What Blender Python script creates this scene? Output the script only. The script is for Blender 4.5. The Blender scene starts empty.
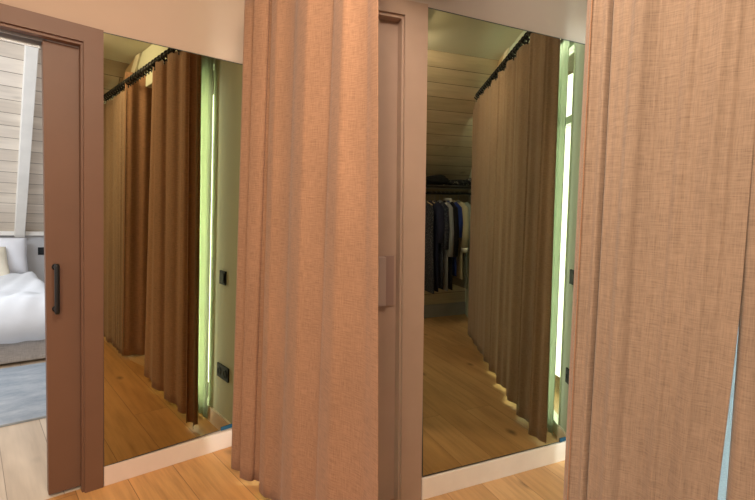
import bpy, bmesh, math, random
from mathutils import Matrix, Vector
random.seed(4)
scene = bpy.context.scene
COL = scene.collection

# ------------------------------------------------------------------ frames
# the right-hand bay is the world frame: x along its mirror wall, y into the wall, z up.
# the left-hand bay stands beside it, turned by about 19 degrees.
def rows(m): return Matrix([list(r) for r in m])
RL = rows([[0.743961, 0.045355, -0.666682], [0.016944, 0.996093, 0.086674], [0.668008, -0.075779, 0.740286]])
RR = rows([[0.919866, 0.004252, -0.39221], [0.033541, 0.995426, 0.089457], [0.390796, -0.095444, 0.915516]])
oL = Vector((-1.243438, -1.067038, 2.085978)); oR = Vector((0.193501, -1.118471, 2.070667))
FPX = 460.0
def swap(v): return Vector((v[0], v[2], v[1]))
def cam_to(S, q):
    R, o = (RL, oL) if S == 'L' else (RR, oR)
    return swap(R.transposed() @ (q - o))
def loc_to_cam(S, p):
    R, o = (RL, oL) if S == 'L' else (RR, oR)
    return R @ swap(p) + o
def frame_matrix(S):
    if S == 'R': return Matrix.Identity(4)
    o = cam_to('R', loc_to_cam('L', Vector((0, 0, 0))))
    m = Matrix.Identity(4)
    for i, a in enumerate(((1, 0, 0), (0, 1, 0), (0, 0, 1))):
        c = cam_to('R', loc_to_cam('L', Vector(a))) - o
        for k in range(3): m[k][i] = c[k]
    for k in range(3): m[k][3] = o[k]
    return m
M = {'L': frame_matrix('L'), 'R': frame_matrix('R')}
# where a sight line meets a plane n.p = c of a bay
def hit(S, u, v, n, c):
    R, o = (RL, oL) if S == 'L' else (RR, oR)
    d = swap(R.transposed() @ Vector(((u-377.5)/FPX, (250-v)/FPX, 1)))
    p = swap(-(R.transposed() @ o)); n = Vector(n)
    return p + d*((c - n.dot(p))/n.dot(d))
def on_wall(S, u, v, d=0.0): return hit(S, u, v, (0, 1, 0), d)
def on_floor(S, u, v, z=0.0): return hit(S, u, v, (0, 0, 1), z)
def flip(p): return Vector((p[0], -p[1], p[2]))       # a point seen in the mirror -> the real point

G = math.radians(24)                                  # the right window wall meets the mirror wall at this skew
SG, CG = math.sin(G), math.cos(G)

# ------------------------------------------------------------------ materials
def lin(c):
    c = c/255.0
    return c/12.92 if c <= .04045 else ((c+.055)/1.055)**2.4
def rgb(r, g, b): return (lin(r), lin(g), lin(b), 1)
class NT:
    def __init__(s, name):
        s.m = bpy.data.materials.new(name); s.m.use_nodes = True
        s.t = s.m.node_tree; s.b = s.t.nodes['Principled BSDF']; s.out = s.t.nodes['Material Output']
    def n(s, typ, **k):
        x = s.t.nodes.new(typ)
        for a, v in k.items(): setattr(x, a, v)
        return x
    def l(s, a, b): s.t.links.new(a, b)
    def ramp(s, src, stops):
        r = s.n('ShaderNodeValToRGB'); e = r.color_ramp.elements
        e[0].position, e[0].color = stops[0]; e[1].position, e[1].color = stops[-1]
        for p, c in stops[1:-1]:
            q = e.new(p); q.color = c
        s.l(src, r.inputs[0]); return r.outputs[0]
    def coords(s, scale, src='UV'):
        t = s.n('ShaderNodeTexCoord'); mp = s.n('ShaderNodeMapping')
        mp.inputs['Scale'].default_value = scale
        s.l(t.outputs[src], mp.inputs[0]); return mp.outputs[0]
    def noise(s, vec, scale=1, detail=3, rough=.55):
        t = s.n('ShaderNodeTexNoise'); t.inputs['Scale'].default_value = scale
        t.inputs['Detail'].default_value = detail; t.inputs['Roughness'].default_value = rough
        s.l(vec, t.inputs['Vector']); return t.outputs['Fac']
    def mix(s, a, b, f, typ='MIX'):
        x = s.n('ShaderNodeMix', data_type='RGBA', blend_type=typ)
        if hasattr(f, 'is_output'): s.l(f, x.inputs[0])
        else: x.inputs[0].default_value = f
        for v, i in ((a, 6), (b, 7)):
            if hasattr(v, 'is_output'): s.l(v, x.inputs[i])
            else: x.inputs[i].default_value = v
        return x.outputs[2]
    def bump(s, h, strength, dist=.002):
        b = s.n('ShaderNodeBump'); b.inputs['Strength'].default_value = strength
        b.inputs['Distance'].default_value = dist
        s.l(h, b.inputs['Height']); s.l(b.outputs[0], s.b.inputs['Normal'])

def plain(name, c, rough=.6, metal=0.0, var=.05, spec=.5):
    t = NT(name)
    f = t.noise(t.coords((6, 6, 6), 'Object'), 1, 4)
    d = tuple(x*(1-var) for x in c[:3])+(1,); e = tuple(min(1, x*(1+var)) for x in c[:3])+(1,)
    t.l(t.ramp(f, [(.3, d), (.7, e)]), t.b.inputs['Base Color'])
    t.b.inputs['Roughness'].default_value = rough; t.b.inputs['Metallic'].default_value = metal
    t.b.inputs['Specular IOR Level'].default_value = spec
    return t.m
def plaster(name, c):
    t = NT(name)
    f = t.noise(t.coords((3, 3, 3), 'Object'), 1, 3)
    t.l(t.ramp(f, [(.3, tuple(x*.96 for x in c[:3])+(1,)), (.7, c)]), t.b.inputs['Base Color'])
    t.b.inputs['Roughness'].default_value = .85
    t.bump(t.noise(t.coords((160, 160, 160), 'Object'), 1, 2), .12, .001)
    return t.m
def linen(name, c, trans=.18, weave=1.0):
    """loose linen weave with slubs, UV in metres (u along the cloth, v up)"""
    t = NT(name)
    warp = t.noise(t.coords((620*weave, 34*weave, 1)), 1, 2, .6)
    weft = t.noise(t.coords((38*weave, 560*weave, 1)), 1, 2, .6)
    soft = t.noise(t.coords((5, 2, 1)), 1, 3)
    th = t.mix(warp, weft, .55)
    dk = tuple(x*.76 for x in c[:3])+(1,); lt = tuple(min(1, x*1.2) for x in c[:3])+(1,)
    col = t.ramp(th, [(.36, dk), (.5, c), (.66, lt)])
    col2 = t.mix(col, t.ramp(soft, [(.3, (.86, .86, .86, 1)), (.7, (1, 1, 1, 1))]), 1.0, 'MULTIPLY')
    t.l(col2, t.b.inputs['Base Color'])
    t.b.inputs['Roughness'].default_value = .95; t.b.inputs['Specular IOR Level'].default_value = .15
    t.b.inputs['Sheen Weight'].default_value = .2
    t.bump(th, .3, .001)
    tr = t.n('ShaderNodeBsdfTranslucent'); t.l(col2, tr.inputs[0])
    mx = t.n('ShaderNodeMixShader'); mx.inputs[0].default_value = trans
    t.l(t.b.outputs[0], mx.inputs[1]); t.l(tr.outputs[0], mx.inputs[2]); t.l(mx.outputs[0], t.out.inputs[0])
    return t.m
def planks(name, c1, c2, seam, width, length, rough=.45, knots=.8, grain=1.0, mortar=.0018):
    """boards running along UV v, width along UV u (metres)"""
    t = NT(name)
    tc = t.n('ShaderNodeTexCoord'); sp = t.n('ShaderNodeSeparateXYZ'); cb = t.n('ShaderNodeCombineXYZ')
    t.l(tc.outputs['UV'], sp.inputs[0]); t.l(sp.outputs[1], cb.inputs[0]); t.l(sp.outputs[0], cb.inputs[1])
    br = t.n('ShaderNodeTexBrick'); br.offset = .37; br.inputs['Scale'].default_value = 1
    br.inputs['Brick Width'].default_value = length; br.inputs['Row Height'].default_value = width
    br.inputs['Mortar Size'].default_value = mortar; br.inputs['Mortar Smooth'].default_value = .3
    br.inputs['Color1'].default_value = (0, 0, 0, 1); br.inputs['Color2'].default_value = (1, 1, 1, 1)
    br.inputs['Mortar'].default_value = (.5, .5, .5, 1); br.inputs['Bias'].default_value = 0
    t.l(cb.outputs[0], br.inputs['Vector'])
    mp = t.n('ShaderNodeMapping'); mp.inputs['Scale'].default_value = (3.0, 42, 1)
    ad = t.n('ShaderNodeVectorMath', operation='MULTIPLY_ADD'); ad.inputs[1].default_value = (7, 3, 5)
    t.l(br.outputs['Color'], ad.inputs[0]); t.l(cb.outputs[0], ad.inputs[2])
    t.l(ad.outputs[0], mp.inputs[0])
    g = t.noise(mp.outputs[0], 1, 5, .6)
    mp2 = t.n('ShaderNodeMapping'); mp2.inputs['Scale'].default_value = (1.4, 7, 1); t.l(ad.outputs[0], mp2.inputs[0])
    big = t.noise(mp2.outputs[0], 1, 3, .5)
    base = t.mix(c1, c2, br.outputs['Color'])
    base = t.mix(base, tuple(x*.62 for x in c1[:3])+(1,), t.ramp(g, [(.42, (0, 0, 0, 1)), (.8, (.75*grain,)*3+(1,))]))
    base = t.mix(base, tuple(min(1, x*1.35) for x in c2[:3])+(1,), t.ramp(big, [(.45, (0, 0, 0, 1)), (.75, (.5,)*3+(1,))]))
    vo = t.n('ShaderNodeTexVoronoi'); vo.inputs['Scale'].default_value = 1
    mp3 = t.n('ShaderNodeMapping'); mp3.inputs['Scale'].default_value = (2.3, 4.6, 1); t.l(ad.outputs[0], mp3.inputs[0])
    nz = t.n('ShaderNodeTexNoise'); nz.inputs['Scale'].default_value = 14; t.l(cb.outputs[0], nz.inputs['Vector'])
    a2 = t.n('ShaderNodeVectorMath', operation='MULTIPLY_ADD'); a2.inputs[1].default_value = (.09, .09, 0)
    t.l(nz.outputs['Color'], a2.inputs[0]); t.l(mp3.outputs[0], a2.inputs[2]); t.l(a2.outputs[0], vo.inputs['Vector'])
    kn = t.ramp(vo.outputs['Distance'], [(.03, (knots,)*3+(1,)), (.13, (0, 0, 0, 1))])
    base = t.mix(base, tuple(x*.25 for x in c1[:3])+(1,), kn)
    base = t.mix(base, seam, br.outputs['Fac'])
    t.l(base, t.b.inputs['Base Color'])
    t.b.inputs['Roughness'].default_value = rough
    inv = t.n('ShaderNodeMath', operation='MULTIPLY_ADD'); inv.inputs[1].default_value = -1; inv.inputs[2].default_value = 1
    t.l(br.outputs['Fac'], inv.inputs[0]); t.bump(inv.outputs[0], .5, .002)
    return t.m
def mirror_mat(name, c):
    t = NT(name)
    f = t.noise(t.coords((1.5, 1.5, 1.5), 'Object'), 1, 1)
    t.l(t.ramp(f, [(.2, tuple(x*.985 for x in c[:3])+(1,)), (.8, c)]), t.b.inputs['Base Color'])
    t.b.inputs['Metallic'].default_value = 1; t.b.inputs['Roughness'].default_value = 0
    return t.m
def pane_mat(name, c=(.92, 1, .95, 1)):
    t = NT(name)
    tr = t.n('ShaderNodeBsdfTransparent'); tr.inputs[0].default_value = c
    gl = t.n('ShaderNodeBsdfGlossy'); gl.inputs['Roughness'].default_value = .02
    mx = t.n('ShaderNodeMixShader'); mx.inputs[0].default_value = .05
    t.l(tr.outputs[0], mx.inputs[1]); t.l(gl.outputs[0], mx.inputs[2]); t.l(mx.outputs[0], t.out.inputs[0])
    return t.m
def sheer_mat(name, c, clear=.3):
    t = NT(name)
    a = t.n('ShaderNodeBsdfTranslucent'); b = t.n('ShaderNodeBsdfDiffuse'); tr = t.n('ShaderNodeBsdfTransparent')
    f = t.noise(t.coords((260, 700, 1)), 1, 1)
    col = t.ramp(f, [(.3, tuple(x*.8 for x in c[:3])+(1,)), (.7, c)])
    t.l(col, a.inputs[0]); t.l(col, b.inputs[0])
    m1 = t.n('ShaderNodeMixShader'); m1.inputs[0].default_value = .35
    t.l(a.outputs[0], m1.inputs[1]); t.l(b.outputs[0], m1.inputs[2])
    m2 = t.n('ShaderNodeMixShader'); m2.inputs[0].default_value = clear
    t.l(m1.outputs[0], m2.inputs[1]); t.l(tr.outputs[0], m2.inputs[2]); t.l(m2.outputs[0], t.out.inputs[0])
    return t.m

MT = dict(
    wallL=plaster('warm_white_plaster', (.52, .37, .28, 1)),
    wallR=plaster('cream_plaster', (.46, .37, .31, 1)),
    wallW=plaster('pale_sage_plaster', (.62, .64, .52, 1)),
    wallWR=plaster('pale_mint_plaster', (.58, .66, .58, 1)),
    ceil=plaster('white_ceiling_plaster', (.62, .60, .50, 1)),
    curtL=linen('terracotta_beige_linen', (.44, .24, .142, 1), .18, .6),
    curtR=linen('sand_beige_linen', (.40, .275, .195, 1), .18, .8),
    brown=plain('cocoa_brown_lacquer', (.17, .083, .048, 1), .5),
    taupe=plain('taupe_lacquer', (.37, .25, .187, 1), .5),
    baseL=plain('cream_painted_skirting', (.80, .64, .54, 1), .45),
    baseR=plain('white_painted_skirting', (.82, .72, .64, 1), .45),
    black=plain('matt_black_metal', (.012, .012, .013, 1), .38, .3),
    plastic=plain('black_plastic', (.013, .015, .018, 1), .65, 0, .05, .2),
    chrome=plain('brushed_aluminium', (.42, .43, .45, 1), .45, .9),
    mirL=mirror_mat('bronze_mirror_silvering', (.40, .355, .21, 1)),
    mirR=mirror_mat('green_mirror_silvering', (.43, .39, .265, 1)),
    edge=plain('mirror_glass_edge', (.03, .035, .03, 1), .3),
    blue=plain('blue_protective_tape', (.006, .07, .13, 1), .7),
    oakL=planks('honey_oak_planks', (.52, .24, .075, 1), (.64, .33, .12, 1), (.30, .14, .05, 1), .20, 1.9),
    oakR=planks('golden_oak_planks', (.50, .28, .12, 1), (.62, .37, .18, 1), (.32, .17, .07, 1), .19, 1.9),
    oakB=planks('daylit_oak_planks', (.62, .50, .38, 1), (.72, .60, .47, 1), (.36, .27, .2, 1), .19, 1.9, .5, .2, .5),  # same oak floor; the bright cool light is put into its paler colour
    boardB=planks('whitewashed_pine_boards', (.64, .56, .47, 1), (.76, .68, .59, 1), (.16, .12, .09, 1), .135, 3.4, .7, .3, .5, .003),
    boardC=planks('pale_pine_boards', (.50, .41, .29, 1), (.60, .50, .37, 1), (.10, .07, .04, 1), .15, 3.0, .7, .5, .7, .003),
    rafter=plain('whitewashed_rafter', (.82, .80, .75, 1), .7),
    boardtrim=plain('raw_pine_trim', (.52, .38, .22, 1), .7),
    cream=plain('cream_trim', (.80, .76, .62, 1), .6),
    upvc=plain('white_window_frame', (.82, .86, .80, 1), .35),
    pane=pane_mat('window_pane_glass'),
    sheerL=sheer_mat('mint_white_sheer', (.60, .66, .56, 1), .06),
    sheerB=sheer_mat('blue_white_sheer', (.40, .42, .44, 1), .03),
    duvet=plain('white_cotton', (.80, .84, .90, 1), .9, 0, .03),
    pillowm=plain('white_pillow_cotton', (.84, .86, .92, 1), .9, 0, .03),
    cushion=plain('cream_cushion_cotton', (.82, .76, .62, 1), .9, 0, .04),
    bedfab=linen('grey_beige_bed_linen', (.55, .52, .50, 1), 0, .5),
    pvc=plain('pale_grey_wall_paint', (.52, .52, .53, 1), .8),
    plinth=plain('grey_blue_plinth', (.30, .30, .31, 1), .6),
    grass=plain('garden_green', (.12, .25, .08, 1), .9, 0, .4),
)
def rug_mat():
    t = NT('blue_grey_woven_rug')
    a = t.noise(t.coords((5, 9, 1)), 1, 6, .7); b = t.noise(t.coords((60, 300, 1)), 1, 2)
    c = t.ramp(a, [(.3, (.27, .32, .38, 1)), (.5, (.36, .41, .47, 1)), (.72, (.50, .54, .58, 1))])
    t.l(c, t.b.inputs['Base Color']); t.b.inputs['Roughness'].default_value = 1
    t.bump(b, .6, .004); return t.m
MT['rug'] = rug_mat()
def dots_mat(name, c1, c2, sc=70):
    t = NT(name)
    v = t.n('ShaderNodeTexVoronoi'); v.inputs['Scale'].default_value = sc
    tc = t.n('ShaderNodeTexCoord'); t.l(tc.outputs['Object'], v.inputs['Vector'])
    t.l(t.ramp(v.outputs['Distance'], [(.25, c2), (.34, c1)]), t.b.inputs['Base Color'])
    t.b.inputs['Roughness'].default_value = .9; return t.m

# ------------------------------------------------------------------ object helpers
BASE = {}
def finish(name, bm, mat, S, parent=None, smooth=False, base=None, solid=0.0, bevel=0.0):
    me = bpy.data.meshes.new(name); bmesh.ops.recalc_face_normals(bm, faces=bm.faces)
    if parent is not None: b = BASE[parent.name]
    elif base is not None: b = Vector(base)
    else:
        xs = [v.co for v in bm.verts]
        b = Vector(((min(v.x for v in xs)+max(v.x for v in xs))/2, (min(v.y for v in xs)+max(v.y for v in xs))/2, min(v.z for v in xs)))
    for v in bm.verts: v.co -= b
    if smooth:
        for f in bm.faces: f.smooth = True
    bm.to_mesh(me); bm.free(); me.materials.append(mat)
    o = bpy.data.objects.new(name, me); COL.objects.link(o)
    if parent is not None: o.parent = parent
    else: o.matrix_world = M[S] @ Matrix.Translation(b)
    BASE[o.name] = b.copy()
    if bevel:
        m = o.modifiers.new('bevel', 'BEVEL'); m.width = bevel; m.segments = 2; m.limit_method = 'ANGLE'
    if solid:
        m = o.modifiers.new('thickness', 'SOLIDIFY'); m.thickness = solid; m.offset = 0
    return o
def empty(name, S, loc):
    o = bpy.data.objects.new(name, None); COL.objects.link(o); o.empty_display_size = .1
    b = Vector(loc); o.matrix_world = M[S] @ Matrix.Translation(b); BASE[o.name] = b
    return o
def tag(o, label, cat, group=None):
    o['label'] = label; o['category'] = cat
    if group: o['group'] = group
    return o
def struct(o, label=None):
    o['kind'] = 'structure'
    if label: o['label'] = label
    return o
def obox(bm, o, U, V, W, uvscale=1.0):
    """box from corner o along edge vectors U,V,W; UV in metres along U (u) and V (v)"""
    o, U, V, W = Vector(o), Vector(U), Vector(V), Vector(W)
    uvl = bm.loops.layers.uv.verify()
    vs = {}
    for i in (0, 1):
        for j in (0, 1):
            for k in (0, 1): vs[i, j, k] = bm.verts.new(o+U*i+V*j+W*k)
    lu, lv, lw = U.length, V.length, W.length
    F = [((0,0,0),(0,1,0),(1,1,0),(1,0,0)), ((0,0,1),(1,0,1),(1,1,1),(0,1,1)), ((0,0,0),(1,0,0),(1,0,1),(0,0,1)),
         ((0,1,0),(0,1,1),(1,1,1),(1,1,0)), ((0,0,0),(0,0,1),(0,1,1),(0,1,0)), ((1,0,0),(1,1,0),(1,1,1),(1,0,1))]
    for f in F:
        fc = bm.faces.new([vs[q] for q in f])
        for lp, q in zip(fc.loops, f):
            lp[uvl].uv = ((q[0]*lu+q[2]*lw)*uvscale, (q[1]*lv+q[2]*lw)*uvscale)
def bx(bm, x0, x1, y0, y1, z0, z1):
    obox(bm, (x0, y0, z0), (x1-x0, 0, 0), (0, 0, z1-z0), (0, y1-y0, 0))
def box(name, S, x0, x1, y0, y1, z0, z1, mat, parent=None, bevel=0.0):
    bm = bmesh.new(); bx(bm, x0, x1, y0, y1, z0, z1)
    return finish(name, bm, mat, S, parent, bevel=bevel)
def poly_slab(name, S, pts, off, mat, parent=None):
    """a flat polygon with real thickness `off` (vector)"""
    bm = bmesh.new(); a = [bm.verts.new(Vector(p)) for p in pts]; b = [bm.verts.new(Vector(p)+Vector(off)) for p in pts]
    bm.faces.new(a); bm.faces.new(b[::-1]); n = len(a)
    for i in range(n): bm.faces.new((a[i], a[(i+1) % n], b[(i+1) % n], b[i]))
    return finish(name, bm, mat, S, parent)
def tube(bm, pts, r, seg=10, cap=True):
    pts = [Vector(p) for p in pts]; rs = r if isinstance(r, (list, tuple)) else [r]*len(pts)
    rings = []; prev = None
    for i, p in enumerate(pts):
        t = (pts[min(i+1, len(pts)-1)]-pts[max(i-1, 0)]).normalized()
        a = prev if prev is not None and abs(prev.dot(t)) < .9 else (Vector((0, 0, 1)) if abs(t.z) < .9 else Vector((1, 0, 0)))
        a = (a - t*a.dot(t)).normalized(); b = t.cross(a); prev = a
        rings.append([bm.verts.new(p+(a*math.cos(2*math.pi*k/seg)+b*math.sin(2*math.pi*k/seg))*rs[i]) for k in range(seg)])
    for q, w in zip(rings, rings[1:]):
        for k in range(seg): bm.faces.new((q[k], q[(k+1) % seg], w[(k+1) % seg], w[k]))
    if cap: bm.faces.new(rings[0][::-1]); bm.faces.new(rings[-1])
def sstep(a, b, x):
    t = max(0, min(1, (x-a)/(b-a))); return t*t*(3-2*t)

# ------------------------------------------------------------------ curtains
def curtain(name, S, fn, t0, t1, z0, z1, mat, n=220, rowsn=34, solid=.0025):
    """fn(t, z) -> (x, y) plan position of the cloth at height z; pleat tape gathers it at the top"""
    bm = bmesh.new(); uvl = bm.loops.layers.uv.verify()
    zm = (z0+z1)/2; arc = [0]
    P = [Vector(fn(t0+(t1-t0)*i/n, zm)) for i in range(n+1)]
    for a, b in zip(P, P[1:]): arc.append(arc[-1]+(b-a).length)
    g = []
    for j in range(rowsn+1):
        z = z0+(z1-z0)*j/rowsn; row = []
        for i in range(n+1):
            x, y = fn(t0+(t1-t0)*i/n, z); row.append(bm.verts.new((x, y, z)))
        g.append(row)
    for j in range(rowsn):
        for i in range(n):
            f = bm.faces.new((g[j][i], g[j][i+1], g[j+1][i+1], g[j+1][i]))
            for lp, (a, b) in zip(f.loops, ((i, j), (i+1, j), (i+1, j+1), (i, j+1))):
                lp[uvl].uv = (arc[a], (z1-z0)*b/rowsn)
    return finish(name, bm, mat, S, smooth=True, solid=solid)

XC = .514                                # the left curtain track runs at this x, out from the mirror wall
def irregular(q, seed):
    r = 0
    for k, (f, a) in enumerate(((1.0, 1), (1.73, .6), (2.9, .3), (4.7, .10))):
        r += a*math.sin(2*math.pi*q*f+seed*(k+1.7)+.8*math.sin(2*math.pi*q*f*.37+seed))
    return r/1.5
def wave(s, z, ph=0.0, amp=.026, per=.245, zt=2.17):
    a = 2*math.pi*(s+.012*math.sin(3.1*s+z*.5))/per+ph
    h = 1-.35*sstep(.2, zt, z)
    return amp*h*(math.sin(a)+.22*math.sin(2.3*a+1.1)+.10*math.sin(5.3*a+z)), .012*h*math.sin(2*a)
def c1(t, z):
    s = t; o = .012*math.sin(2*math.pi*s/.245+.6); ds = .008*math.sin(4*math.pi*s/.245); o += .009*irregular(s/.36, 1.3)
    e = 1-sstep(.44, .50, s)             # two tight folds at the leading edge
    k = (s-.255)/.108
    o = o*(1-e)+e*(.022*math.sin(2*math.pi*k-.6)+.004)
    ds = ds*(1-e)+e*.014*math.sin(4*math.pi*k)
    crease = math.exp(-((s-.475)/.013)**2)
    lean = .032*(1-z/2.1)*e
    far = (1.17-z)*.068*sstep(.95, 1.21, s)       # the far hem hangs a little askew
    o *= 1-.6*sstep(1.1, 1.21, s); ds *= 1-sstep(1.1, 1.21, s)
    return XC-o+.034*crease, -(s+ds+far)+lean
def c2(t, z):
    # flat, close to the viewer: shallow pleats with a narrow double fold on the leading edge
    a = 1.881-.0300*z; b = 2.1335-.0055*z-.0145*max(0, z-.95)-.0085*(1-sstep(.80, 1.2, z))
    s = 1.846+(2.118-1.846)*t
    e = 1-sstep(1.885, 1.915, s)
    o = .004*math.sin(2*math.pi*(s-1.846)/.030)*e
    o -= .016*math.exp(-((s-1.886)/.0042)**2)
    w = (1-e)*(1-sstep(2.08, 2.118, s))
    q = s+.006*math.sin(1.7*z)
    o += w*(.0105*irregular(q/.105+.05*math.sin(2*z), 2.4)+.0012*irregular(q/.03+.3*math.sin(1.1*z), .7)+.004*math.sin(2*math.pi*q/.21))
    return XC-o, -(a+(b-a)*t)
def c3(t, z):
    s = t; o, ds = wave(s, z, 2.2, .020)
    f = sstep(2.16, 2.3, s)
    a = 2.1510-.0240*z-.016*max(0, z-1.08)
    return XC+.012*math.exp(-((s-2.12)/.007)**2)-o*f-.003*math.sin(2*math.pi*(s-2.12)/.05)*(1-f), -(s+ds*f+(a-2.12)*(1-sstep(2.12, 2.3, s)))
# a fourth panel turns back from the leading edge of the second one, away from the room
q0 = Vector((XC+.003, 0, 0)); rd = hit('L', 583, 250, (1, 0, 0), .8)-hit('L', 583, 250, (1, 0, 0), XC)
rd = Vector((rd.x, rd.y, 0)).normalized(); rn = Vector((-rd.y, rd.x, 0))
def c4(t, z):
    o = .010*math.sin(2*math.pi*t/.11); p = q0+Vector((0, -(1.883-.030*z), 0))+rd*t+rn*o*sstep(0, .05, t)
    return p.x, p.y
tag(curtain('curtain', 'L', c1, .300, 1.214, .028, 2.20, MT['curtL'], 300),
    'terracotta-beige linen curtain hanging beside the left mirror, its hem on the floorboards', 'curtain')
tag(curtain('curtain', 'L', c2, 0, 1, .022, 2.165, MT['curtR'], 260, 40),
    'wide sand-beige linen curtain right of the right mirror, ending at the bright slit', 'curtain')
tag(curtain('curtain', 'L', c3, 2.12, 2.98, .022, 2.165, MT['curtR'], 240),
    'beige linen curtain cut off by the photo\'s right edge, beyond the bright slit', 'curtain')
tag(curtain('curtain', 'L', c4, -.014, .46, .022, 2.30, MT['curtL'], 60),
    'linen curtain panel turned back from the rail, seen only in the left mirror', 'curtain')
X0R = .744
def cr(t, z):
    o, ds = wave(t, z, 1.0, .028, .25, 2.3); o *= .35+.65*sstep(1.9, .9, t); o += .006*irregular(t/.16, 3.1)
    s = t+ds; e = sstep(.30, .16, t)
    x = X0R+SG*s-CG*o; y = -CG*s-SG*o
    return x+.02*e, y
tag(curtain('curtain', 'R', cr, .175, 2.40, .022, 2.30, MT['curtR'], 420),
    'folded linen curtain seen only reflected in the right mirror, hanging from its black rail', 'curtain')

def rail(S, a, b, n, name, label):
    a, b = Vector(a), Vector(b); r = empty(name, S, a)
    bm = bmesh.new(); tube(bm, [a, b], .011, 10); finish('pole', bm, MT['black'], S, r, True)
    d = (b-a).normalized(); ring0 = None
    for i in range(n):
        p = a+(b-a)*((i+.5)/n)
        if ring0 is None:
            bm = bmesh.new(); side = Vector((-d.y, d.x, 0))
            tube(bm, [p+(side*math.cos(q)+Vector((0, 0, 1))*math.sin(q))*.021-Vector((0, 0, .006)) for q in [k*math.pi/6 for k in range(13)]], .006, 6)
            tube(bm, [p-Vector((0, 0, .028)), p-Vector((0, 0, .052))], .004, 6)
            ring0 = finish('curtain_ring', bm, MT['black'], S, r, True); p0 = p
        else:
            c = ring0.copy(); COL.objects.link(c); c.parent = r; c.location = p-p0
    for p in (a+(b-a)*.02, a+(b-a)*.98):
        bm = bmesh.new(); tube(bm, [p, p+Vector((.0, 0, .25 if S == 'R' else .27))], .006, 8); finish('ceiling_bracket', bm, MT['black'], S, r, True)
    return tag(r, label, 'curtain rail')
rail('L', (XC, -.275, 2.222), (XC, -3.05, 2.222), 42, 'curtain_rail', 'black ringed curtain rail reflected in the top of the left mirror')
rail('R', (X0R+SG*.12, -CG*.12, 2.335), (X0R+SG*2.34, -CG*2.34, 2.335), 36, 'curtain_rail', 'black ringed curtain rail reflected in the top of the right mirror')

# ------------------------------------------------------------------ shell, left bay
HL, HR = 2.49, 2.57
def floor_poly(name, S, pts, mat, th=.03):
    bm = bmesh.new(); uvl = bm.loops.layers.uv.verify()
    a = [bm.verts.new((p[0], p[1], 0)) for p in pts]; b = [bm.verts.new((p[0], p[1], -th)) for p in pts]
    f = [bm.faces.new(a), bm.faces.new(b[::-1])]
    for i in range(len(a)): f.append(bm.faces.new((a[i], a[(i+1) % len(a)], b[(i+1) % len(a)], b[i])))
    for q in f:
        for lp in q.loops: lp[uvl].uv = (lp.vert.co.x+(-.097+.20*5 if S == 'L' else .06), lp.vert.co.y)
    return struct(finish(name, bm, mat, S))
floor_poly('floor', 'L', [(-2.4, .03), (-2.4, -4.2), (1.6, -4.2), (.66, -1.15), (.66, .03)], MT['oakL'])
floor_poly('floor', 'R', [(-.36, .12), (-.22, -.95), (.05, -1.55), (.3, -2.9), (.3, -3.1), (3.6, -3.1), (1.06, .12)], MT['oakR'])
floor_poly('floor', 'L', [(-2.4, 4.4), (-2.4, .03), (.66, .03), (.66, 4.4)], MT['oakB'])
bm = bmesh.new(); bx(bm, -2.4, .64, 0, .02, 1.93, HL); bx(bm, -.07, .66, 0, .02, 0, 1.93)
bx(bm, -.07, .66, .09, .11, 0, 1.93); bx(bm, -2.4, .66, .09, .11, 1.93, HL); bx(bm, -2.4, -1.05, 0, .11, 0, 1.93)
struct(finish('wall_left_front', bm, MT['wallL'], 'L'), 'warm plaster wall around the left mirror and sliding door')
# window wall of the left bay: a pier with the switches, then a tall window, then only the lintel
bm = bmesh.new(); bx(bm, .635, .70, -.385, 0, 0, HL); bx(bm, .635, .70, -.90, -.385, 2.14, HL); bx(bm, .635, .70, -1.92, -.93, 2.2, HL)
bx(bm, .635, .70, -.93, -.90, 0, HL)
struct(finish('wall_left_window', bm, MT['wallW'], 'L'), 'pale window wall reflected in the left mirror')
def window(S, name, o, U, N, w, z0, z1, label, mull=()):
    """frame in the plane through o along unit U (width w), N = unit thickness direction"""
    o, U, N = Vector(o), Vector(U), Vector(N); bm = bmesh.new(); t = .036
    def bar(a, b, c, d): obox(bm, o+U*a+Vector((0, 0, c)), U*(b-a), Vector((0, 0, d-c)), N*.05)
    bar(0, t, z0, z1); bar(w-t, w, z0, z1); bar(t, w-t, z0, z0+.07); bar(t, w-t, z1-t, z1)
    for zz in mull: bar(t, w-t, zz-.02, zz+.02)
    f = finish(name, bm, MT['upvc'], S); struct(f, label)
    bm = bmesh.new(); obox(bm, o+U*t+Vector((0, 0, z0+.07))+N*.022, U*(w-2*t), Vector((0, 0, z1-z0-.07-t)), N*.006)
    p = finish('window_pane', bm, MT['pane'], S, f); return f
window('L', 'window_1', (.64, -.385, 0), (0, -1, 0), (1, 0, 0), .515, .0, 2.14, 'tall white window beside the left mirror, behind the curtain')
window('L', 'window_2', (.64, -1.98, 0), (0, -1, 0), (1, 0, 0), .85, .0, 2.14, 'tall window glowing through the slit between the right-hand curtains')
bm = bmesh.new(); bx(bm, .635, .70, -1.98, -1.92, 0, HL); bx(bm, .635, .70, -2.83, -1.98, 2.14, 2.20); 
struct(finish('wall_left_pier', bm, MT['wallW'], 'L'))
# ceilings and the boarded roof slope
struct(box('ceiling', 'L', -2.4, 1.15, -2.31, 0.02, HL, HL+.04, MT['ceil']))
def slope(S, x0, x1, y0, z0, y1, z1, mat, label, name='ceiling_slope'):
    bm = bmesh.new(); v = Vector((0, y1-y0, z1-z0)); nrm = Vector((0, -v.z, v.y)).normalized()
    if nrm.z < 0: nrm = -nrm
    obox(bm, (x0, y0, z0), v, (x1-x0, 0, 0), nrm*.04)
    return struct(finish(name, bm, mat, S), label)
slope('L', -2.4, .95, -2.29, HL, -3.3, 1.55, MT['boardC'], 'pale pine boarded slope reflected in the top of the left mirror')
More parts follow.
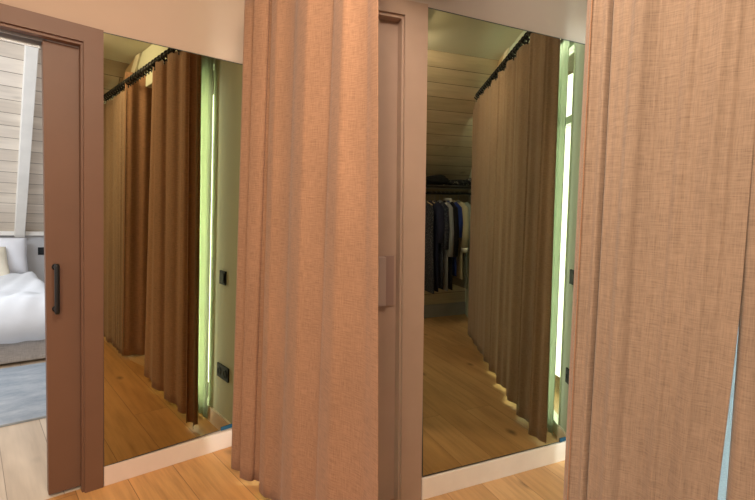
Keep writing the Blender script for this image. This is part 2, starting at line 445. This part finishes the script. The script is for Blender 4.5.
# dormer cheek trim where the lintel meets the slope
P = lambda u, v: flip(hit('L', u, v, (1, 0, 0), .633))
struct(poly_slab('trim_1', 'L', [P(136.5, 56.5), P(141, 53.5), P(131, 90), P(126, 92)], (-.012, 0, 0), MT['cream']), 'cream edge trim of the dormer in the left mirror')
struct(poly_slab('trim_2', 'L', [P(126, 70), P(136.5, 56.5), P(126, 92), P(118, 96)], (-.006, 0, 0), MT['boardtrim']), 'brown pine dormer board in the left mirror')
struct(poly_slab('ceiling_edge', 'L', [(.9, -2.2, HL), (.9, -3.3, 1.6), (.9, -3.3, 2.5)], (.04, 0, 0), MT['ceil']))
# ------------------------------------------------------------------ sliding doors and casings
def door_set(S, mat, xl, xr, ztop, hdr, panel_x, zp, left_end, idx, lbl):
    # casing: upright + head, with a thin inner bead
    bm = bmesh.new(); bx(bm, xl, xr-.002, -.018, 0, 0, ztop); bx(bm, left_end, xl, -.018, 0, hdr, ztop)
    c = finish('trim_%d' % (idx+2), bm, mat, S); struct(c, lbl+' casing')
    bm = bmesh.new(); bx(bm, xl-.012, xl, -.006, .034, 0, hdr-.012); bx(bm, left_end, xl, -.006, .034, hdr-.012, hdr)
    bx(bm, xl-.004, xl+.0, -.018, -.006, 0, hdr)
    finish('door_stop', bm, mat, S, c, bevel=.001)
    return c
cl = door_set('L', MT['brown'], -.071, -.001, 1.993, 1.928, -.205, 1.90, -1.1, 1, 'cocoa-brown door')
dl = on_wall('L', 48.6, 492, .035).x; dl2 = on_wall('L', 42.5, 45, .035).x
dx = (dl+dl2)/2
d = empty('door_1', 'L', (dx, .055, 0)); struct(d, 'cocoa-brown sliding door half drawn across the bedroom doorway')
bm = bmesh.new(); a = Vector((dl, .035, .012)); 
vs = [bm.verts.new(p) for p in ((dl, .035, .012), (.5, .035, .012), (.5, .035, 1.912), (dl2, .035, 1.912), (dl, .078, .012), (.5, .078, .012), (.5, .078, 1.912), (dl2, .078, 1.912))]
for f in ((0, 1, 2, 3), (7, 6, 5, 4), (0, 4, 5, 1), (2, 6, 7, 3), (1, 5, 6, 2), (0, 3, 7, 4)): bm.faces.new([vs[i] for i in f])
finish('door_panel', bm, MT['brown'], 'L', d, bevel=.0015)
# edge of the door, caught by the daylight of the bedroom: a slim aluminium strip
bm = bmesh.new(); bx(bm, dl2-.001, dl2+.0, .04, .074, .02, 1.89)
ht = on_wall('L', 57, 264, 0); hb = on_wall('L', 57, 314, 0); hx = (ht.x+hb.x)/2
bm.free()
hd = empty('pull', 'L', (0, 0, 0)); bpy.data.objects.remove(hd)
bm = bmesh.new(); tube(bm, [(hx, -.004, hb.z), (hx, -.004, hb.z+.01), (hx, -.004, ht.z-.01), (hx, -.004, ht.z)], [.0075, .0095, .0095, .0075], 14)
h = finish('door_handle', bm, MT['black'], 'L', d, True); h['label'] = 'black bar handle'
for zz in (hb.z+.016, ht.z-.016):
    bm = bmesh.new(); tube(bm, [(hx, -.004, zz), (hx, .034, zz)], .0085, 12); tube(bm, [(hx, .028, zz), (hx, .036, zz)], .014, 14)
    k = finish('handle_mount', bm, MT['black'], 'L', h, True)
# track above the opening
bm = bmesh.new(); bx(bm, -1.05, -.19, .080, .086, 1.888, 1.93); bx(bm, -1.05, -.19, .040, .044, 1.906, 1.93); bx(bm, -1.05, -.19, .044, .080, 1.920, 1.924)
struct(finish('trim_5', bm, MT['chrome'], 'L'), 'aluminium sliding track over the doorway')
cr_ = door_set('R', MT['taupe'], -.104, -.004, 2.118, 2.062, -.21, 2.03, -.34, 2, 'taupe door')
d = empty('door_2', 'R', (-.25, .055, 0)); struct(d, 'taupe sliding door between the left curtain and the right mirror')
box('door_panel', 'R', -.345, -.108, .035, .078, .006, 2.058, MT['taupe'], d, .0015)
a0 = on_wall('R', 384.5, 256, .035); a1 = on_wall('R', 393, 305, .035); b0 = on_wall('R', 379, 256, .02)
box('door_handle', 'R', a0.x, a1.x, .028, .036, a1.z, a0.z, plain('shaded_taupe_plate', (.27, .172, .138, 1), .5), d, .001)['label'] = 'pull plate with the recess shadow in its dark colour'  # dark colour stands in for the shadow in the pull
box('handle_lip', 'R', b0.x-.004, a0.x-.002, .012, .036, a1.z+.004, a0.z-.002, plain('pale_handle_lip', (.36, .26, .22, 1), .45), d, .002)
bm = bmesh.new(); bx(bm, -.36, 1.06, 0, .02, 2.1, HR); bx(bm, -.104, 1.06, 0, .02, 0, 2.1); bx(bm, -.36, -.104, 0, .02, 2.06, 2.1); bx(bm, -.36, 1.06, .1, .12, 0, HR)
struct(finish('wall_right_front', bm, MT['wallR'], 'R'), 'cream plaster wall around the right mirror')

# ------------------------------------------------------------------ mirrors, skirting, wall fittings
def mirror(S, px, mat, tape, label):
    pts = [on_wall(S, u, v, -.008) for u, v in px]       # TL TR BR BL
    o = empty('wall_mirror', S, ((pts[2].x+pts[3].x)/2, 0, pts[3].z))
    bm = bmesh.new(); a = [bm.verts.new(p) for p in pts]; b = [bm.verts.new((p.x, -.0015, p.z)) for p in pts]
    bm.faces.new(a); bm.faces.new(b[::-1])
    for i in range(4): bm.faces.new((a[i], a[(i+1) % 4], b[(i+1) % 4], b[i]))
    finish('mirror_glass', bm, mat, S, o)
    c = sum(pts, Vector())/4; bm = bmesh.new()
    e = [p+(p-c).normalized()*.0035 for p in pts]
    for i in range(4):
        j = (i+1) % 4; q = [pts[i], pts[j], e[j], e[i]]
        lo = [bm.verts.new((p.x, -.0088, p.z)) for p in q]; hi = [bm.verts.new((p.x, -.0005, p.z)) for p in q]
        bm.faces.new(lo); bm.faces.new(hi[::-1])
        for k in range(4): bm.faces.new((lo[k], lo[(k+1) % 4], hi[(k+1) % 4], hi[k]))
    finish('mirror_edge', bm, MT['edge'], S, o)['label'] = 'dark ground edge'
    t = [on_wall(S, u, v, -.0105) for u, v in tape]; bm = bmesh.new()
    lo = [bm.verts.new(p) for p in t]; hi = [bm.verts.new((p.x, -.0089, p.z)) for p in t]
    bm.faces.new(lo); bm.faces.new(hi[::-1])
    for k in range(4): bm.faces.new((lo[k], lo[(k+1) % 4], hi[(k+1) % 4], hi[k]))
    finish('corner_tape', bm, MT['blue'], S, o)['label'] = 'small blue tape at the lower right corner'
    tag(o, label, 'mirror'); return pts
mirror('L', [(102.6, 32.6), (246.3, 65.8), (234, 425.6), (104.2, 466.2)], MT['mirL'], [(221, 427.5), (233, 423.5), (233.4, 427), (221, 431)],
       'tall bronze-tinted mirror beside the cocoa-brown door, the left one of two')
mirror('R', [(423.6, 7), (587, 45.3), (566.3, 439.8), (422.8, 476)], MT['mirR'], [(560, 438.5), (566, 437), (566, 440.5), (560, 442.5)],
       'tall mirror beside the taupe door reflecting hanging clothes, the right one of two')
def base(S, x0, x1, h, mat, side, cut=None):
    bm = bmesh.new(); bx(bm, x0, x1, -.014, 0, 0, h)
    return struct(finish('baseboard_'+side, bm, mat, S, bevel=.002), 'painted skirting board under the %s mirror' % side)
base('L', 0, .63, .091, MT['baseL'], 'left'); base('R', 0, .885, .099, MT['baseR'], 'right')
struct(box('baseboard_window_left', 'L', .623, .635, -.385, -.0145, 0, .088, MT['baseL']), 'skirting board along the left window wall')

def fitting(S, c, U, N, w, h, cells, kind):
    """wall plate centred at c, U = unit along wall, N = unit out of the wall"""
    c, U, N = Vector(c), Vector(U), Vector(N); Z = Vector((0, 0, 1))
    name = 'light_switch' if kind == 'switch' else 'wall_socket'
    o = empty(name, S, c-Z*h/2)
    bm = bmesh.new(); obox(bm, c-U*w/2-Z*h/2, U*w, Z*h, N*.009); finish('plate', bm, MT['plastic'], S, o, bevel=.002)
    for i in range(cells):
        cc = c+U*((i-(cells-1)/2)*w/cells)
        if kind == 'switch':
            bm = bmesh.new(); obox(bm, cc-U*.026-Z*.026+N*.009, U*.052, Z*.052, N*.004)
            finish('rocker', bm, plain('charcoal_rocker', (.02, .023, .025, 1), .6, 0, .05, .2), S, o, bevel=.0015)
        else:
            bm = bmesh.new(); pts = [cc+(U*math.cos(a)+Z*math.sin(a))*.021+N*.0095 for a in [k*math.pi/9 for k in range(19)]]
            tube(bm, pts, .0025, 6); finish('socket_ring', bm, plain('charcoal_ring', (.03, .035, .04, 1), .6, 0, .05, .2), S, o, True)
            bm = bmesh.new(); tube(bm, [cc+N*.009, cc+N*.0098], .0165, 18); finish('socket_well', bm, plain('deep_black', (.004, .004, .004, 1), .8), S, o)
    return o
NL = (-1, 0, 0)
tag(fitting('L', (.6349, -.222, .886), (0, -1, 0), NL, .078, .078, 1, 'switch'), 'black light switch on the pale wall reflected in the left mirror', 'light switch')
tag(fitting('L', (.6349, -.195, .348), (0, -1, 0), NL, .150, .080, 2, 'socket'), 'black double wall socket reflected low in the left mirror', 'wall socket')

# ------------------------------------------------------------------ right bay: window wall, ceiling, closet
XW = .892                                              # the window wall starts here on the mirror wall
def wp(s, off=0.0): return Vector((XW+SG*s+CG*off, -CG*s+SG*off, 0))     # off > 0: outwards
def wall_piece(bm, s0, s1, z0, z1, th=.07): obox(bm, wp(s0)+Vector((0, 0, z0)), wp(s1)-wp(s0), Vector((0, 0, z1-z0)), Vector((CG, SG, 0))*th)
bm = bmesh.new(); wall_piece(bm, -.01, .19, 0, HR); wall_piece(bm, .19, 1.35, 2.2, HR); wall_piece(bm, 1.35, 1.5, 0, HR); wall_piece(bm, 1.5, 3.3, 0, HR)
struct(finish('wall_right_window', bm, MT['wallWR'], 'R'), 'pale green window wall reflected in the right mirror')
window('R', 'window_3', wp(.19, .005), (SG, -CG, 0), (CG, SG, 0), 1.16, 0, 2.2, 'tall daylit window reflected at the right edge of the right mirror', (1.78,))
bm = bmesh.new(); obox(bm, wp(-.005, -.012), wp(.19)-wp(0), Vector((0, 0, .09)), Vector((CG, SG, 0))*.012)
struct(finish('baseboard_window_right', bm, MT['baseR'], 'R'), 'skirting board along the right window wall')
def on_rw(u, v): return flip(hit('R', u, v, (CG, -SG, 0), XW*CG))
UR = Vector((SG, -CG, 0)); NR = Vector((-CG, -SG, 0))
c = on_rw(571.5, 277); tag(fitting('R', c, UR, NR, .075, .078, 1, 'switch'), 'black light switch on the pale green wall reflected in the right mirror', 'light switch')
c = on_rw(567.5, 376); tag(fitting('R', c, UR, NR, .075, .080, 1, 'socket'), 'black wall socket reflected low at the right edge of the right mirror', 'wall socket')
def sheer(S, name, fn, t1, z1, mat, label):
    return tag(curtain(name, S, fn, 0, t1, .015, z1, mat, 80, 8, .001), label, 'sheer curtain')
def sh1(t, z):
    s = .215+t*.38; p = wp(s, -.03); o = .008*math.sin(t*38); return p.x+CG*o, p.y+SG*o
sheer('R', 'sheer_curtain', sh1, 1, 2.25, MT['sheerL'], 'pale green sheer curtain reflected beside the right window')
def sh2(t, z): return .612+.004*math.sin(t*40), -(.36+t*.44)
sheer('L', 'sheer_curtain', sh2, 1, 2.15, MT['sheerL'], 'pale sheer curtain reflected beside the left window')
def sh3(t, z): return .60+.006*math.sin(t*45), -(1.99+t*.5)  # sheer added behind the slit to glow with the outside light
sheer('L', 'sheer_curtain', sh3, 1, 2.15, MT['sheerB'], 'bluish white sheer added to show outside daylight as a bright slit between the right-hand curtains')
struct(box('ceiling', 'R', -.25, 3.4, -1.70, .02, HR, HR+.04, MT['ceil']))
slope('R', .75, 3.4, -1.68, HR, -2.97, 1.60, MT['boardC'], 'pale pine boarded slope above the closet in the right mirror')
bm = bmesh.new(); obox(bm, (.75, -2.97, .13), (0, 0, 1.49), (2.6, 0, 0), (0, -.04, 0))
struct(finish('wall_closet', bm, MT['boardC'], 'R'), 'low pine knee wall behind the hanging clothes')
struct(box('baseboard_closet', 'R', .75, 3.35, -2.97, -2.95, 0, .15, MT['plinth']), 'grey-blue plinth under the closet wall')
PR = lambda u, v, o=.002: flip(hit('R', u, v, (CG, -SG, 0), (XW-o)*CG))
off = Vector((-CG, -SG, 0))
struct(poly_slab('trim_6', 'R', [PR(506, 48), PR(509, 45.5), PR(503.5, 68), PR(500, 70)], off*.012, MT['cream']), 'cream edge trim of the dormer in the right mirror')
struct(poly_slab('trim_7', 'R', [PR(497, 57), PR(506, 48), PR(500, 70), PR(494, 74)], off*.006, MT['boardtrim']), 'brown pine dormer board in the right mirror')

# closet rail, shelf and clothes (all seen in the right mirror)
RD = -2.62
def xr(u, v, d=2.40): return hit('R', u, v, (0, 1, 0), d).x
zr = hit('R', 445, 193.5, (0, 1, 0), 2.62).z
r = empty('clothes_rail', 'R', (1.2, RD, zr))
bm = bmesh.new(); tube(bm, [(1.1, RD, zr), (2.7, RD, zr)], .013, 12); finish('pole', bm, MT['black'], 'R', r, True)
bm = bmesh.new(); tube(bm, [(1.1, RD, zr+.055), (2.7, RD, zr+.055)], .006, 8); finish('upper_bar', bm, MT['chrome'], 'R', r, True)
for x in (1.15, 2.3, 2.68):
    bm = bmesh.new(); tube(bm, [(x, RD, zr), (x, -2.94, zr+.02)], .009, 8); finish('rail_bracket', bm, MT['black'], 'R', r, True)
tag(r, 'black clothes rail with hanging garments, reflected in the right mirror', 'clothes rail')
zs = zr+.085
sh = box('closet_shelf', 'R', 1.1, 2.7, -2.965, -2.52, zs-.012, zs, plain('dark_shelf', (.05, .045, .04, 1), .6))
tag(sh, 'dark shelf above the clothes rail, reflected in the right mirror', 'shelf')
def lump(name, x, y, z, w, dd, h, mat, seed, label, cat, group=None):
    bm = bmesh.new(); bmesh.ops.create_icosphere(bm, subdivisions=3, radius=1); rg = random.Random(seed); ph = [rg.random()*6 for _ in range(6)]
    for v in bm.verts:
        p = v.co.copy(); k = 1+.10*math.sin(5*p.x+ph[0])*math.cos(4*p.y+ph[1])+.08*math.sin(9*p.z+ph[2]+3*p.x)
        q = Vector((abs(p.x)**.7*(1 if p.x > 0 else -1), abs(p.y)**.7*(1 if p.y > 0 else -1), abs(p.z)**.85*(1 if p.z > 0 else -1)))
        v.co = Vector((x+q.x*w/2*k, y+q.y*dd/2*k, z+h/2+max(-h/2, q.z*h/2*k)))
    return tag(finish(name, bm, mat, 'R', smooth=True), label, cat, group)
NV = (.008, .010, .022, 1); BK = (.006, .006, .008, 1)
lump('folded_clothes', 1.62, -2.70, zs, .24, .26, .11, plain('black_knit', BK, .9), 1, 'black folded clothes at the left end of the closet shelf', 'clothes')
lump('folded_clothes', 1.88, -2.70, zs, .26, .26, .07, dots_mat('speckled_cloth', BK, (.30, .29, .27, 1), 38), 2, 'black and white speckled folded cloth in the middle of the closet shelf', 'clothes')
lump('folded_clothes', 2.11, -2.69, zs, .22, .24, .09, dots_mat('speckled_scarf', BK, (.36, .35, .33, 1), 30), 3, 'black and white speckled bundle at the right of the closet shelf', 'clothes')

def garment(name, x, width, ztop, zbot, mat, label, sleeve=None, hem=1.0, tilt=0.0, thick=.05, collar=None, cuff=None):
    thick = .034
    """garment on a hanger square to the rail; broad face towards x"""
    o = empty(name, 'R', (x, RD, zbot))
    bm = bmesh.new(); W = width/2
    sec = []
    H = ztop-zbot
    prof = [(0, .15, .5), (.02, .35, .7), (.07, .82, .9), (.12, .98, 1), (.3, .92, 1.1), (.6, .93*hem**.5, 1.15), (1, hem, 1.2)]
    for k, (t, w, th) in enumerate(prof):
        z = ztop-H*t; ring = []
        for a in range(20):
            q = a/20*2*math.pi
            fold = 1+.10*math.sin(3*q+k*.4)*t
            ring.append(bm.verts.new((x+tilt*(t-.1)+math.sin(q)*thick/2*th*fold, RD+math.cos(q)*W*w, z+(-.05*math.sin(q*1+1)*.2 if t == 1 else 0))))
        sec.append(ring)
    for a, b in zip(sec, sec[1:]):
        for i in range(20): bm.faces.new((a[i], a[(i+1) % 20], b[(i+1) % 20], b[i]))
    bm.faces.new(sec[0][::-1]); bm.faces.new(sec[-1])
    finish('garment_body', bm, mat, 'R', o, True)
    for sgn in (1, -1):
        if sleeve:
            bm = bmesh.new(); y = RD+sgn*W*.93; L = sleeve
            tube(bm, [(x, y-sgn*.05, ztop-.035), (x+.008, y, ztop-.09), (x+.016, y+sgn*.02, ztop-.09-L*.5), (x+.02, y+sgn*.012, ztop-.09-L)], [.03, .045, .042, .034], 12)
            sv = finish('sleeve', bm, mat, 'R', o, True)
            if cuff:
                bm = bmesh.new(); tube(bm, [(x+.02, y+sgn*.012, ztop-.09-L+.01), (x+.021, y+sgn*.012, ztop-.13-L)], [.037, .037], 12)
                finish('cuff', bm, cuff, 'R', sv, True)
    if collar:
        bm = bmesh.new(); tube(bm, [(x, RD-.07, ztop-.03), (x, RD-.05, ztop+.01), (x, RD+.05, ztop+.01), (x, RD+.07, ztop-.03)], .018, 8)
        finish('collar', bm, collar, 'R', o, True)
    bm = bmesh.new(); pts = [(x, RD, ztop), (x, RD, zr+.002)]
    pts += [(x, RD+.018-.018*math.cos(a), zr+.002+.018*math.sin(a)) for a in (.6, 1.2, 1.8, 2.4, 3.1)]
    tube(bm, pts, .0028, 6)
    hg = finish('hanger_hook', bm, MT['chrome'], 'R', o, True)
    bm = bmesh.new(); tube(bm, [(x, RD-W*.8, ztop-.05), (x, RD, ztop), (x, RD+W*.8, ztop-.05)], .006, 6)
    finish('hanger_arm', bm, MT['boardtrim'], 'R', o, True)
    return tag(o, label, 'garment', None)
def zc(v, d=2.5): return hit('R', 445, v, (0, 1, 0), d).z
zt = zr-.075
def gx(u):
    u = 420+(u-424)*.86
    return hit('R', u, 230, (0, 1, 0), 2.62).x
cl_ = plain
garment('dress', gx(428), .42, zt, zc(290), dots_mat('navy_speckled', NV, (.16, .17, .20, 1), 90), 'long navy dress with white speckles, leftmost on the clothes rail', None, 1.1)
garment('shirt', gx(434.5), .40, zt, zc(289), cl_('navy_cotton', (.010, .014, .05, 1), .9), 'long plain navy garment second from left on the clothes rail', .35)
garment('blouse', gx(440), .40, zt, zc(287), dots_mat('navy_dotted', (.012, .016, .04, 1), (.18, .2, .25, 1), 120), 'navy patterned blouse third from left on the clothes rail', .42)
garment('shirt', gx(445.5), .40, zt, zc(289), cl_('pale_grey_cotton', (.26, .28, .33, 1), .9), 'long pale grey shirt between navy clothes on the rail', .5)
garment('jacket', gx(450), .42, zt, zc(288), cl_('black_wool', (.005, .006, .012, 1), .95), 'black jacket right of the pale grey shirt on the rail', .5)
garment('blouse', gx(455), .40, zt, zc(275), cl_('royal_blue_cotton', (.015, .04, .25, 1), .85), 'bright blue blouse with white collar on the clothes rail', .3, collar=cl_('white_collar', (.6, .6, .6, 1), .8))
garment('jacket', gx(461), .43, zt, zc(278), cl_('cream_cotton', (.42, .37, .26, 1), .9), 'cream jacket with turned-back white cuff on the clothes rail', .42, cuff=cl_('white_cuff', (.55, .53, .48, 1), .8))
garment('shirt', gx(467), .42, zt, zc(288), cl_('sage_grey_cotton', (.17, .19, .17, 1), .9), 'sage-grey shirt rightmost on the rail, beside the reflected curtain', .45)

# ------------------------------------------------------------------ bedroom beyond the sliding door (left bay)
DB = 4.15; XB = .105
zl = hit('L', 22, 232.5, (0, 1, 0), DB).z
struct(box('wall_bedroom_back', 'L', -2.4, .8, DB, DB+.08, 0, zl, MT['pvc']), 'low grey wall behind the bed')
struct(box('trim_8', 'L', -2.4, .8, DB-.05, DB+.02, zl-.03, zl+.015, MT['rafter']), 'white ledge along the top of the bedroom wall')
struct(box('wall_bedroom_side', 'L', .62, .66, .11, DB, 0, 2.6, MT['pvc']))
K = 1.2; y1 = 2.3
slope('L', -2.4, .8, DB, zl+.01, y1, zl+.01+(DB-y1)*K, MT['boardB'], 'whitewashed boarded slope of the bedroom roof')
slope('L', -2.4, .8, y1, zl+.01+(DB-y1)*K, .6, zl+.01+(DB-y1)*K+.25, MT['boardB'], 'upper boarded slope of the bedroom roof')
def rafter(u0, u1, v, label):
    p0 = hit('L', u0, v, (0, 1, 0), DB); p1 = hit('L', u1, v, (0, 1, 0), DB); w = p1.x-p0.x
    n = Vector((0, -K, -1)).normalized(); bm = bmesh.new()
    n_ = Vector((0, DB-y1, (y1-DB)*0)); d = Vector((0, y1-DB, (DB-y1)*K))
    obox(bm, Vector((p0.x, DB, zl+.012)), d, (w, 0, 0), Vector((0, -K, -1)).normalized()*.10)
    return finish('roof_rafter', bm, MT['rafter'], 'L', bevel=.004)
tag(rafter(14, 24, 231, ''), 'whitewashed roof rafter above the bed, seen through the doorway', 'rafter')
# bed
b = empty('bed', 'L', (-.75, 3.1, 0))
box('bed_base', 'L', -1.6, XB-.01, 2.11, 4.10, .02, .20, MT['bedfab'], b, .02)
box('mattress', 'L', -1.6, XB-.02, 2.12, 4.10, .20, .42, MT['pillowm'], b, .05)
for x in (-1.45, 0): 
    for y in (2.3, 3.9): box('leg', 'L', x, x+.06, y, y+.06, 0, .03, MT['black'], b)
tag(b, 'bed with a grey-beige upholstered base, seen through the doorway', 'bed')
def duvet():
    bm = bmesh.new(); nx, ny = 70, 90; uvl = bm.loops.layers.uv.verify(); g = []
    xa, xb, ya, yb = -1.62, XB+.035, 2.05, 3.62
    for j in range(ny+1):
        row = []
        for i in range(nx+1):
            u = i/nx; v = j/ny; x = xa+(xb-xa)*u; y = ya+(yb-ya)*v
            ex = min(1, (xb-x)/.10); ey = min(1, (y-ya)/.16)
            e = math.sqrt(max(0, 1-(1-ex)**2))*math.sqrt(max(0, 1-(1-ey)**2))
            z = .195+.32*e**.8
            z += .014*math.sin(9*x+4*y+2*math.sin(3*y))*e+.009*math.sin(23*x-9*y+3*math.sin(5*x))*e+.01*math.sin(40*x+6*math.sin(7*y))*math.exp(-((y-2.25)/.2)**2)
            row.append(bm.verts.new((x, y, z)))
        g.append(row)
    for j in range(ny):
        for i in range(nx): bm.faces.new((g[j][i], g[j][i+1], g[j+1][i+1], g[j+1][i]))
    return finish('duvet', bm, MT['duvet'], 'L', smooth=True, solid=.02)
tag(duvet(), 'rumpled white duvet covering the bed in the next room', 'duvet')
def cushion(name, cx, cy, cz, w, h, t, rx, rz, mat, label):
    bm = bmesh.new(); n = 22; R = Matrix.Rotation(rz, 3, 'Z') @ Matrix.Rotation(rx, 3, 'X'); lay = []
    for s in (1, -1):
        g = []
        for j in range(n+1):
            row = []
            for i in range(n+1):
                u = i/n*2-1; v = j/n*2-1
                b = max(0, (1-u**4)*(1-v**4))**.55
                pin = 1-.06*(u*u*v*v)*0-.05*(1-abs(u*v))*(abs(u)**6+abs(v)**6)*.6
                wr = .006*math.sin(7*u+3*v)*b
                row.append(bm.verts.new(R @ Vector((u*w/2*pin, s*(b*t/2)+wr, v*h/2*pin))+Vector((cx, cy, cz))))
            g.append(row)
        lay.append(g)
        for j in range(n):
            for i in range(n): bm.faces.new((g[j][i], g[j][i+1], g[j+1][i+1], g[j+1][i]))
    bmesh.ops.remove_doubles(bm, verts=bm.verts, dist=.0008)
    return tag(finish(name, bm, mat, 'L', smooth=True), label, 'pillow')
cushion('pillow', -.27, 3.95, .66, .66, .42, .20, math.radians(-22), 0, MT['pillowm'], 'white bed pillow leaning on the low bedroom wall')
cushion('cushion', -.36, 3.70, .61, .50, .40, .16, math.radians(-35), .15, MT['cushion'], 'cream cushion in front of the white pillow')['category'] = 'cushion'
ff = on_floor('L', 22, 423)
bm = bmesh.new(); obox(bm, (-2.0, ff.y, .001), (2.3, 0, 0), (0, 1.1, 0), (0, 0, .012))
tag(finish('rug', bm, MT['rug'], 'L'), 'blue-grey woven rug on the bedroom floor at the foot of the bed', 'rug')
p = hit('L', 42.5, 251, (0, 1, 0), DB)
o = fitting('L', (p.x, DB-.0005, p.z), (1, 0, 0), (0, -1, 0), .085, .085, 1, 'switch')
tag(o, 'small black switch on the low wall beside the bed', 'light switch')

# ------------------------------------------------------------------ light
def area(name, S, loc, target, sx, sy, W, col, spread=None, xdir=None):
    L = bpy.data.lights.new(name, 'AREA'); L.shape = 'RECTANGLE'; L.size = sx; L.size_y = sy; L.energy = W; L.color = col
    if spread: L.spread = math.radians(spread)
    o = bpy.data.objects.new(name, L); COL.objects.link(o)
    a = M[S] @ Vector(loc); b = M[S] @ Vector(target)
    R = (b-a).to_track_quat('-Z', 'Y').to_matrix()
    if xdir:
        z = (a-b).normalized(); x = (M[S].to_3x3() @ Vector(xdir)); x = (x-z*x.dot(z)).normalized(); y = z.cross(x)
        R = Matrix((x, y, z)).transposed()
    o.matrix_world = Matrix.Translation(a) @ R.to_4x4()
    return o
area('daylight', 'L', (.76, -.60, 1.05), (.0, -.60, 1.05), .42, 1.9, 46, (.97, 1, .93))
area('daylight', 'L', (.80, -2.25, .95), (.0, -2.25, .95), .55, 1.7, 30, (.90, .95, 1))
c = wp(.70, .30); t_ = wp(.55, -.5)
area('daylight', 'R', (c.x, c.y, 1.15), (t_.x, t_.y, 1.15), 1.2, 2.1, 58, (.90, 1, .96))
area('curtain_fill', 'L', (.558, -.43, 1.02), (.62, -.12, 1.02), .025, 1.95, 3.4, (.86, .97, 1), None, (.3, .06, 0))  # added vertical fill hidden behind the curtain, brightens the left switch wall
c = wp(.27, -.085); t_ = wp(.05, 0); area('curtain_fill', 'R', (c.x, c.y, 1.08), (t_.x, t_.y, 1.08), .025, 2.0, 2.6, (.84, 1, .97))  # matching added fill for the right switch wall
area('curtain_fill', 'L', (.578, -2.40, 2.12), (.578, -2.40, 0), .9, .03, 6, (.95, 1, .93), None, (0, 1, 0))  # added downward fill behind the curtain, for the glow at the hem
c = wp(1.25, -.07); area('curtain_fill', 'R', (c.x, c.y, 2.2), (c.x, c.y, 0), 2.1, .03, 11, (.86, 1, .97), None, (SG, -CG, 0))  # added downward fill behind the reflected curtain and its window wall
area('bedroom_daylight', 'L', (-1.5, 1.6, 2.2), (-.4, 3.0, .6), 1.2, 1.0, 40, (.80, .90, 1))
area('ceiling_fill', 'L', (-.9, -2.2, 2.42), (-.3, -1.2, .5), .5, .5, 40, (1, .82, .58))  # no lamp known here: added warm fill for the left bay
area('ceiling_fill', 'L', (-.02, -1.75, 2.45), (.9, -.5, .9), .3, .3, 26, (1, .86, .72))  # added fill aimed through the curtain gap at the right bay
area('ceiling_fill', 'R', (.35, -.5, 2.53), (.5, -.3, .3), .3, .3, 3.5, (1, .9, .8))  # added fill for the wall above the right mirror
area('ceiling_fill', 'R', (.30, -1.15, 2.5), (1.3, -1.2, .9), .3, .3, 13, (1, .9, .76))  # added fill for the curtain reflected in the right mirror
area('ceiling_fill', 'R', (.45, -1.5, 2.5), (1.5, -2.5, 1.2), .3, .3, 34, (1, .9, .78))  # added fill for the closet and its boarded slope
w = bpy.data.worlds.new('room_ambience'); scene.world = w; w.use_nodes = True
bg = w.node_tree.nodes['Background']; bg.inputs[0].default_value = (1.0, .90, .80, 1); bg.inputs[1].default_value = 1.0

# ------------------------------------------------------------------ camera
cam = bpy.data.cameras.new('camera'); co = bpy.data.objects.new('camera', cam); COL.objects.link(co)
cam.sensor_fit = 'HORIZONTAL'; cam.sensor_width = 36; cam.lens = FPX/755*36; cam.clip_start = .02
pos = cam_to('R', Vector((0, 0, 0)))
X = cam_to('R', Vector((1, 0, 0)))-pos; Y = cam_to('R', Vector((0, 1, 0)))-pos; Zf = cam_to('R', Vector((0, 0, 1)))-pos
m = Matrix.Identity(4)
for i, v in enumerate((X, Y, -Zf)):
    for k in range(3): m[k][i] = v[k]
for k in range(3): m[k][3] = pos[k]
co.matrix_world = m; scene.camera = co
scene.view_settings.view_transform = 'Standard'; scene.view_settings.look = 'None'
scene.view_settings.exposure = 0; scene.view_settings.gamma = 1; scene.view_settings.use_curve_mapping = False
